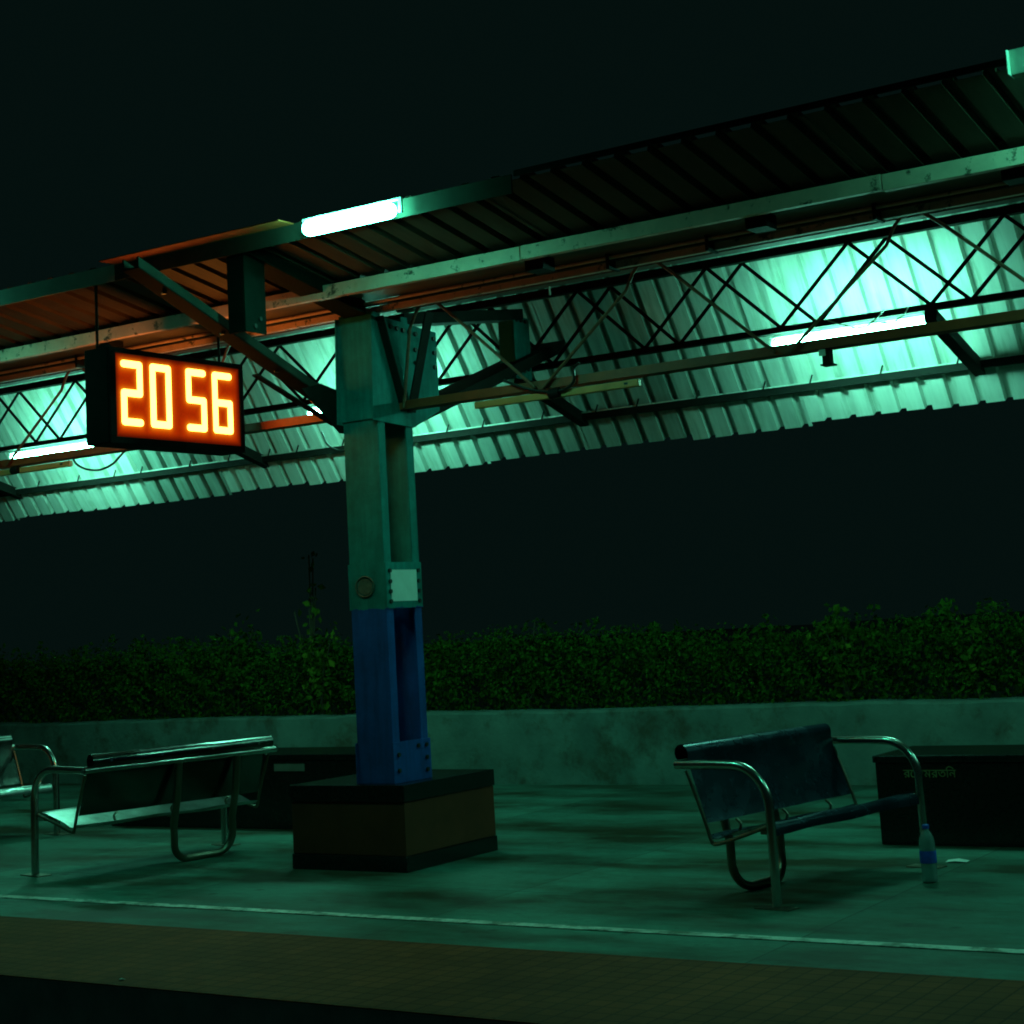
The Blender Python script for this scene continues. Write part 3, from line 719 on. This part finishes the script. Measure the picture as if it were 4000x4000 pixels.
def stroke(mb, a, b, wd, x0, x1):
    # capsule with round ends in the plane of the display
    A = Vector((0,a[0],a[1])); B = Vector((0,b[0],b[1])); d = (B-A).normalized(); n_ = Vector((0,-d.z,d.y)); r = wd/2; pl_ = []
    for k in range(7):
        t = math.pi/2 + math.pi*k/6; pl_.append(A + d*(r*math.cos(t)) + n_*(r*math.sin(t)))
    for k in range(7):
        t = -math.pi/2 + math.pi*k/6; pl_.append(B + d*(r*math.cos(t)) + n_*(r*math.sin(t)))
    mb.prism([(x0,p.y,p.z) for p in pl_], (x1-x0,0,0))
for side in (0,1):
    xp = KX1+.004 if side == 0 else KX0-.004
    p_ = panel(xp, side == 1)
    for ch,ya,yb in DIG:
        mb = MB()
        for si,((a,b),(c,d)) in enumerate(SEG[ch]):
            A = (ya+(yb-ya)*a, ZB+(ZT-ZB)*b); B = (ya+(yb-ya)*c, ZB+(ZT-ZB)*d)
            if side == 0: stroke(mb, A, B, 0.046, xp+.002, xp+.006+.0004*si)
            else:
                fl = lambda y: KY0+KY1-y
                stroke(mb, (fl(A[0]),A[1]), (fl(B[0]),B[1]), 0.046, xp-.002, xp-.006-.0004*si)
        mb.build('digit', MAT['digit'], ck)
for y,x in ((7.82,KX0+.06),(8.93,KX0+.10)):
    MB().tube([(x,y,KZ1+.001),(x-0.0,y,3.93-.2126*(y-7.76)-.004)], 0.010, 8).build('hanger_rod', MAT['dark'], ck, smooth=True)
MB().box((KX1-.09,KY0+.02,KZ1+.001),(KX1-.05,KY0+.08,KZ1+.03)).build('lug', MAT['black'], ck, bevel=0.004)

# ---------------------------------------------------------------- benches
LB = 1.50
def make_bench(m_sheet, label):
    """local: y along the bench, x forward, origin on the floor under the back rail's middle"""
    b = thing('bench', (0,0,0), label, 'bench', 'steel platform benches')
    h = LB/2
    rail = MB().tube([(0,-h,0.71),(0,h,0.71)], 0.0235, 12).build('back_rail', MAT['steel'], b, smooth=True)
    for s_ in (-1,1):
        y = s_*h
        pts = [(-0.012,y,0.71),(0.10,y,0.711),(0.24,y,0.713),(0.36,y,0.711)] + arc((0.36,y,0.50),0.211,R(86),R(0),10,(1,0,0),(0,0,1))
        pts += [(0.573,y,0.40),(0.575,y,0.25),(0.575,y,0.008)]
        fr = MB().tube(pts, 0.0245, 12).build('end_frame', MAT['steel'], b, smooth=True)
        MB().box((0.575-.11,y-.05,0.0),(0.575+.10,y+.05,0.007)).build('foot_plate', MAT['leg'], fr, bevel=0.002)
        # side rail from the leg back to the seat bracket
        sp = catmull([(0.545,y-s_*.006,0.405),(0.36,y-s_*.03,0.345),(0.20,y-s_*.03,0.300),(0.165,y-s_*.03,0.315),(0.14,y-s_*.03,0.39),(0.10,y-s_*.03,0.50),(0.03,y-s_*.03,0.675)],5)
        MB().tube(sp, 0.010, 8).build('side_bracket', MAT['leg'], fr, smooth=True)
    # rear support loop
    yc, hw, r_ = -0.20, 0.235, 0.12
    pts = [(0.0,yc-hw,0.69),(0.03,yc-hw,0.45),(0.075,yc-hw,0.27)]
    pts += [Vector((0.075+0.035*(i/8),0,0))+Vector((0,yc-hw+r_-r_*math.cos(R(90)*i/8),0.15-0.125*math.sin(R(90)*i/8))) for i in range(9)]
    pts += [Vector((0.11-0.035*(i/8),0,0))+Vector((0,yc+hw-r_+r_*math.sin(R(90)*i/8),0.15-0.125*math.cos(R(90)*i/8))) for i in range(9)]
    pts += [(0.075,yc+hw,0.27),(0.03,yc+hw,0.45),(0.0,yc+hw,0.69)]
    MB().tube(pts, 0.0245, 12).build('rear_support', MAT['leg'], b, smooth=True)
    # backrest sheet with a rolled top
    prof = [(0.140,0.405),(0.134,0.415),(0.115,0.47),(0.085,0.56),(0.055,0.65),(0.040,0.70),(0.034,0.745)]
    prof += [(-0.006+0.041*math.cos(R(t)),0.765+0.048*math.sin(R(t))) for t in (5,30,60,90,120,150,180,205,225)]
    hb_ = h-0.045
    rows = []
    for k in range(13):
        y = -hb_ + 2*hb_*k/12
        rows.append([(px+0.004*math.sin(k*1.3+i*.4),y,pz) for i,(px,pz) in enumerate(prof)])
    MB().sheet(rows, (-0.003,0,0.0005)).build('backrest', MAT[m_sheet], b, smooth=True)
    rp = b.children[-1]
    for y in (-0.58,-0.2,0.2,0.58):
        MB().tube([(-0.048,y,0.765),(-0.056,y,0.765)], 0.011, 8).build('screw', MAT['steel'], rp)
    # seat sheet rolled down at the front
    prof = [(0.150,0.345),(0.165,0.325),(0.21,0.325),(0.32,0.365),(0.42,0.390),(0.50,0.412),(0.545,0.420),(0.566,0.412),(0.578,0.392),(0.580,0.362)]
    rows = []
    hs = h-0.035
    for k in range(13):
        y = -hs + 2*hs*k/12
        rows.append([(px,y,pz+0.004*math.sin(k*1.1+i*0.5)) for i,(px,pz) in enumerate(prof)])
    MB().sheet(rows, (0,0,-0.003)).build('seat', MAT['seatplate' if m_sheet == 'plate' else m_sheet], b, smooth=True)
    MB().bar((0.50,-hs,0.375),(0.50,hs,0.375),0.04,0.03).build('seat_rail', MAT['leg'], b)
    for y in (-0.46,-0.02,0.42):
        sp = catmull([(0.145,y,0.40),(0.175,y,0.372),(0.165,y,0.335),(0.19,y,0.320),(0.24,y,0.325)],4)
        MB().tube(sp, 0.008, 7).build('link_rod', MAT['leg'], b, smooth=True)
    return b
bR = make_bench('blueplate', 'dark blue bench with a water bottle at its far front leg')
bR.location = (-4.315,9.085,0); bR.rotation_euler = (0,0,-R(10))
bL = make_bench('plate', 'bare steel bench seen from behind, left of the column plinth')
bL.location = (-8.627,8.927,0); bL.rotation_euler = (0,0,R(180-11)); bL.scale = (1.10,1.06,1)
dup(bL, (-12.02,9.47,0), -R(10), 'bare steel bench cut off by the left edge of the photo')

# ---------------------------------------------------------------- dark boxes with lettering
def stone_box(x0, x1, y0, y1, hgt, label):
    t = thing('stone_box', ((x0+x1)/2,(y0+y1)/2,0), label, 'stone box', 'black stone boxes before the wall')
    MB().box((x0,y0,0.0),(x1,y1,hgt-.045)).build('body', MAT['granite'], t, bevel=0.006)
    MB().box((x0-.012,y0-.012,hgt-.044),(x1+.012,y1+.012,hgt)).build('cover_slab', MAT['granite'], t, bevel=0.006)
    return t
sb_r = stone_box(-4.22,-1.2,10.57,11.27,0.55,'long black stone box with yellowed lettering behind the blue bench')
sb_l = stone_box(-11.2,-8.47,10.69,11.37,0.585,'long black stone box with a pale plate beside the plinth')
MB().box((-9.335,10.683,0.455),(-9.02,10.689,0.512)).build('name_plate', MAT['palelabel'], sb_l)
def lettering(txt, x0, z0, size, y, parent):
    cu = bpy.data.curves.new('lettering','FONT'); cu.body = txt; cu.size = size; cu.extrude = 0.0015
    o = bpy.data.objects.new('lettering_source', cu); COL.objects.link(o)
    bpy.context.view_layer.update()
    me = bpy.data.meshes.new_from_object(o.evaluated_get(bpy.context.evaluated_depsgraph_get()))
    bpy.data.objects.remove(o)
    me.name = 'lettering'; me.materials.clear(); me.materials.append(MAT['letter'])
    xs = [v.co.x for v in me.vertices] or [0,1]; wd = max(xs)-min(xs) or 1
    off = parent.location
    return me, wd
def place_letters(txt, x0, x1, z0, y, parent):
    me, wd = lettering(txt, x0, z0, 0.1, y, parent)
    sc = (x1-x0)/wd; off = parent.location; mn = min(v.co.x for v in me.vertices)
    for v in me.vertices:
        a,b_,c_ = v.co; v.co = Vector((x0+(a-mn)*sc, y-c_, z0+b_*sc)) - off
    o = bpy.data.objects.new('lettering', me); COL.objects.link(o); o.parent = parent
    return o
place_letters('\u09B0\u09C7 \u09A8\u09AE\u09B0\u09A4\u09BF\u09A8', -4.035, -3.695, 0.415, 10.564, sb_r)

# ---------------------------------------------------------------- bottle and litter
BX, BY = -3.415, 9.20
bt = thing('water_bottle', (BX,BY,0), 'clear plastic water bottle with blue cap and label on the floor', 'bottle')
prof = [(0.0,0.006),(0.03,0.001),(0.040,0.006),(0.043,0.02),(0.041,0.05),(0.043,0.09),(0.043,0.175),(0.041,0.19),(0.043,0.205),(0.038,0.235),(0.026,0.262),(0.016,0.275),(0.015,0.288)]
inner = [(max(0,r-.0015),z+.001) for r,z in reversed(prof)]
MB().lathe(prof+inner, (BX,BY,0), 24).build('bottle_wall', MAT['pet'], bt, smooth=True)
MB().lathe([(0.0445,0.105),(0.0448,0.106),(0.0448,0.168),(0.0445,0.169),(0.0440,0.168),(0.0440,0.106),(0.0445,0.105)], (BX,BY,0), 24).build('label_band', MAT['label'], bt, smooth=True)
MB().lathe([(0.0,0.284),(0.0185,0.284),(0.0185,0.302),(0.015,0.306),(0.0,0.306)], (BX,BY,0), 18).build('cap', MAT['cap'], bt, smooth=True)
lt_ = MB(); lx, ly = -3.51, 9.92
lt_.sheet([[(lx-.06,ly-.03,0.004),(lx,ly-.035,0.012),(lx+.06,ly-.02,0.005)],[(lx-.06,ly+.02,0.010),(lx,ly+.03,0.018),(lx+.065,ly+.03,0.008)]], (0,0,0.0015))
tag(lt_.build('paper_scrap', MAT['paper'], origin=(lx,ly,0)), 'crumpled white paper scrap on the floor right of the bottle', 'litter')

lx, ly = -6.0, 5.77
fl_ = MB().sheet([[(lx-.012,ly-.008,0.008),(lx+.012,ly-.010,0.014)],[(lx-.012,ly+.010,0.012),(lx+.014,ly+.008,0.009)]], (0,0,0.0012))
tag(fl_.build('paper_flake', MAT['paper'], origin=(lx,ly,0.006)), 'tiny pale flake lying at the platform edge before the bare steel bench', 'litter')
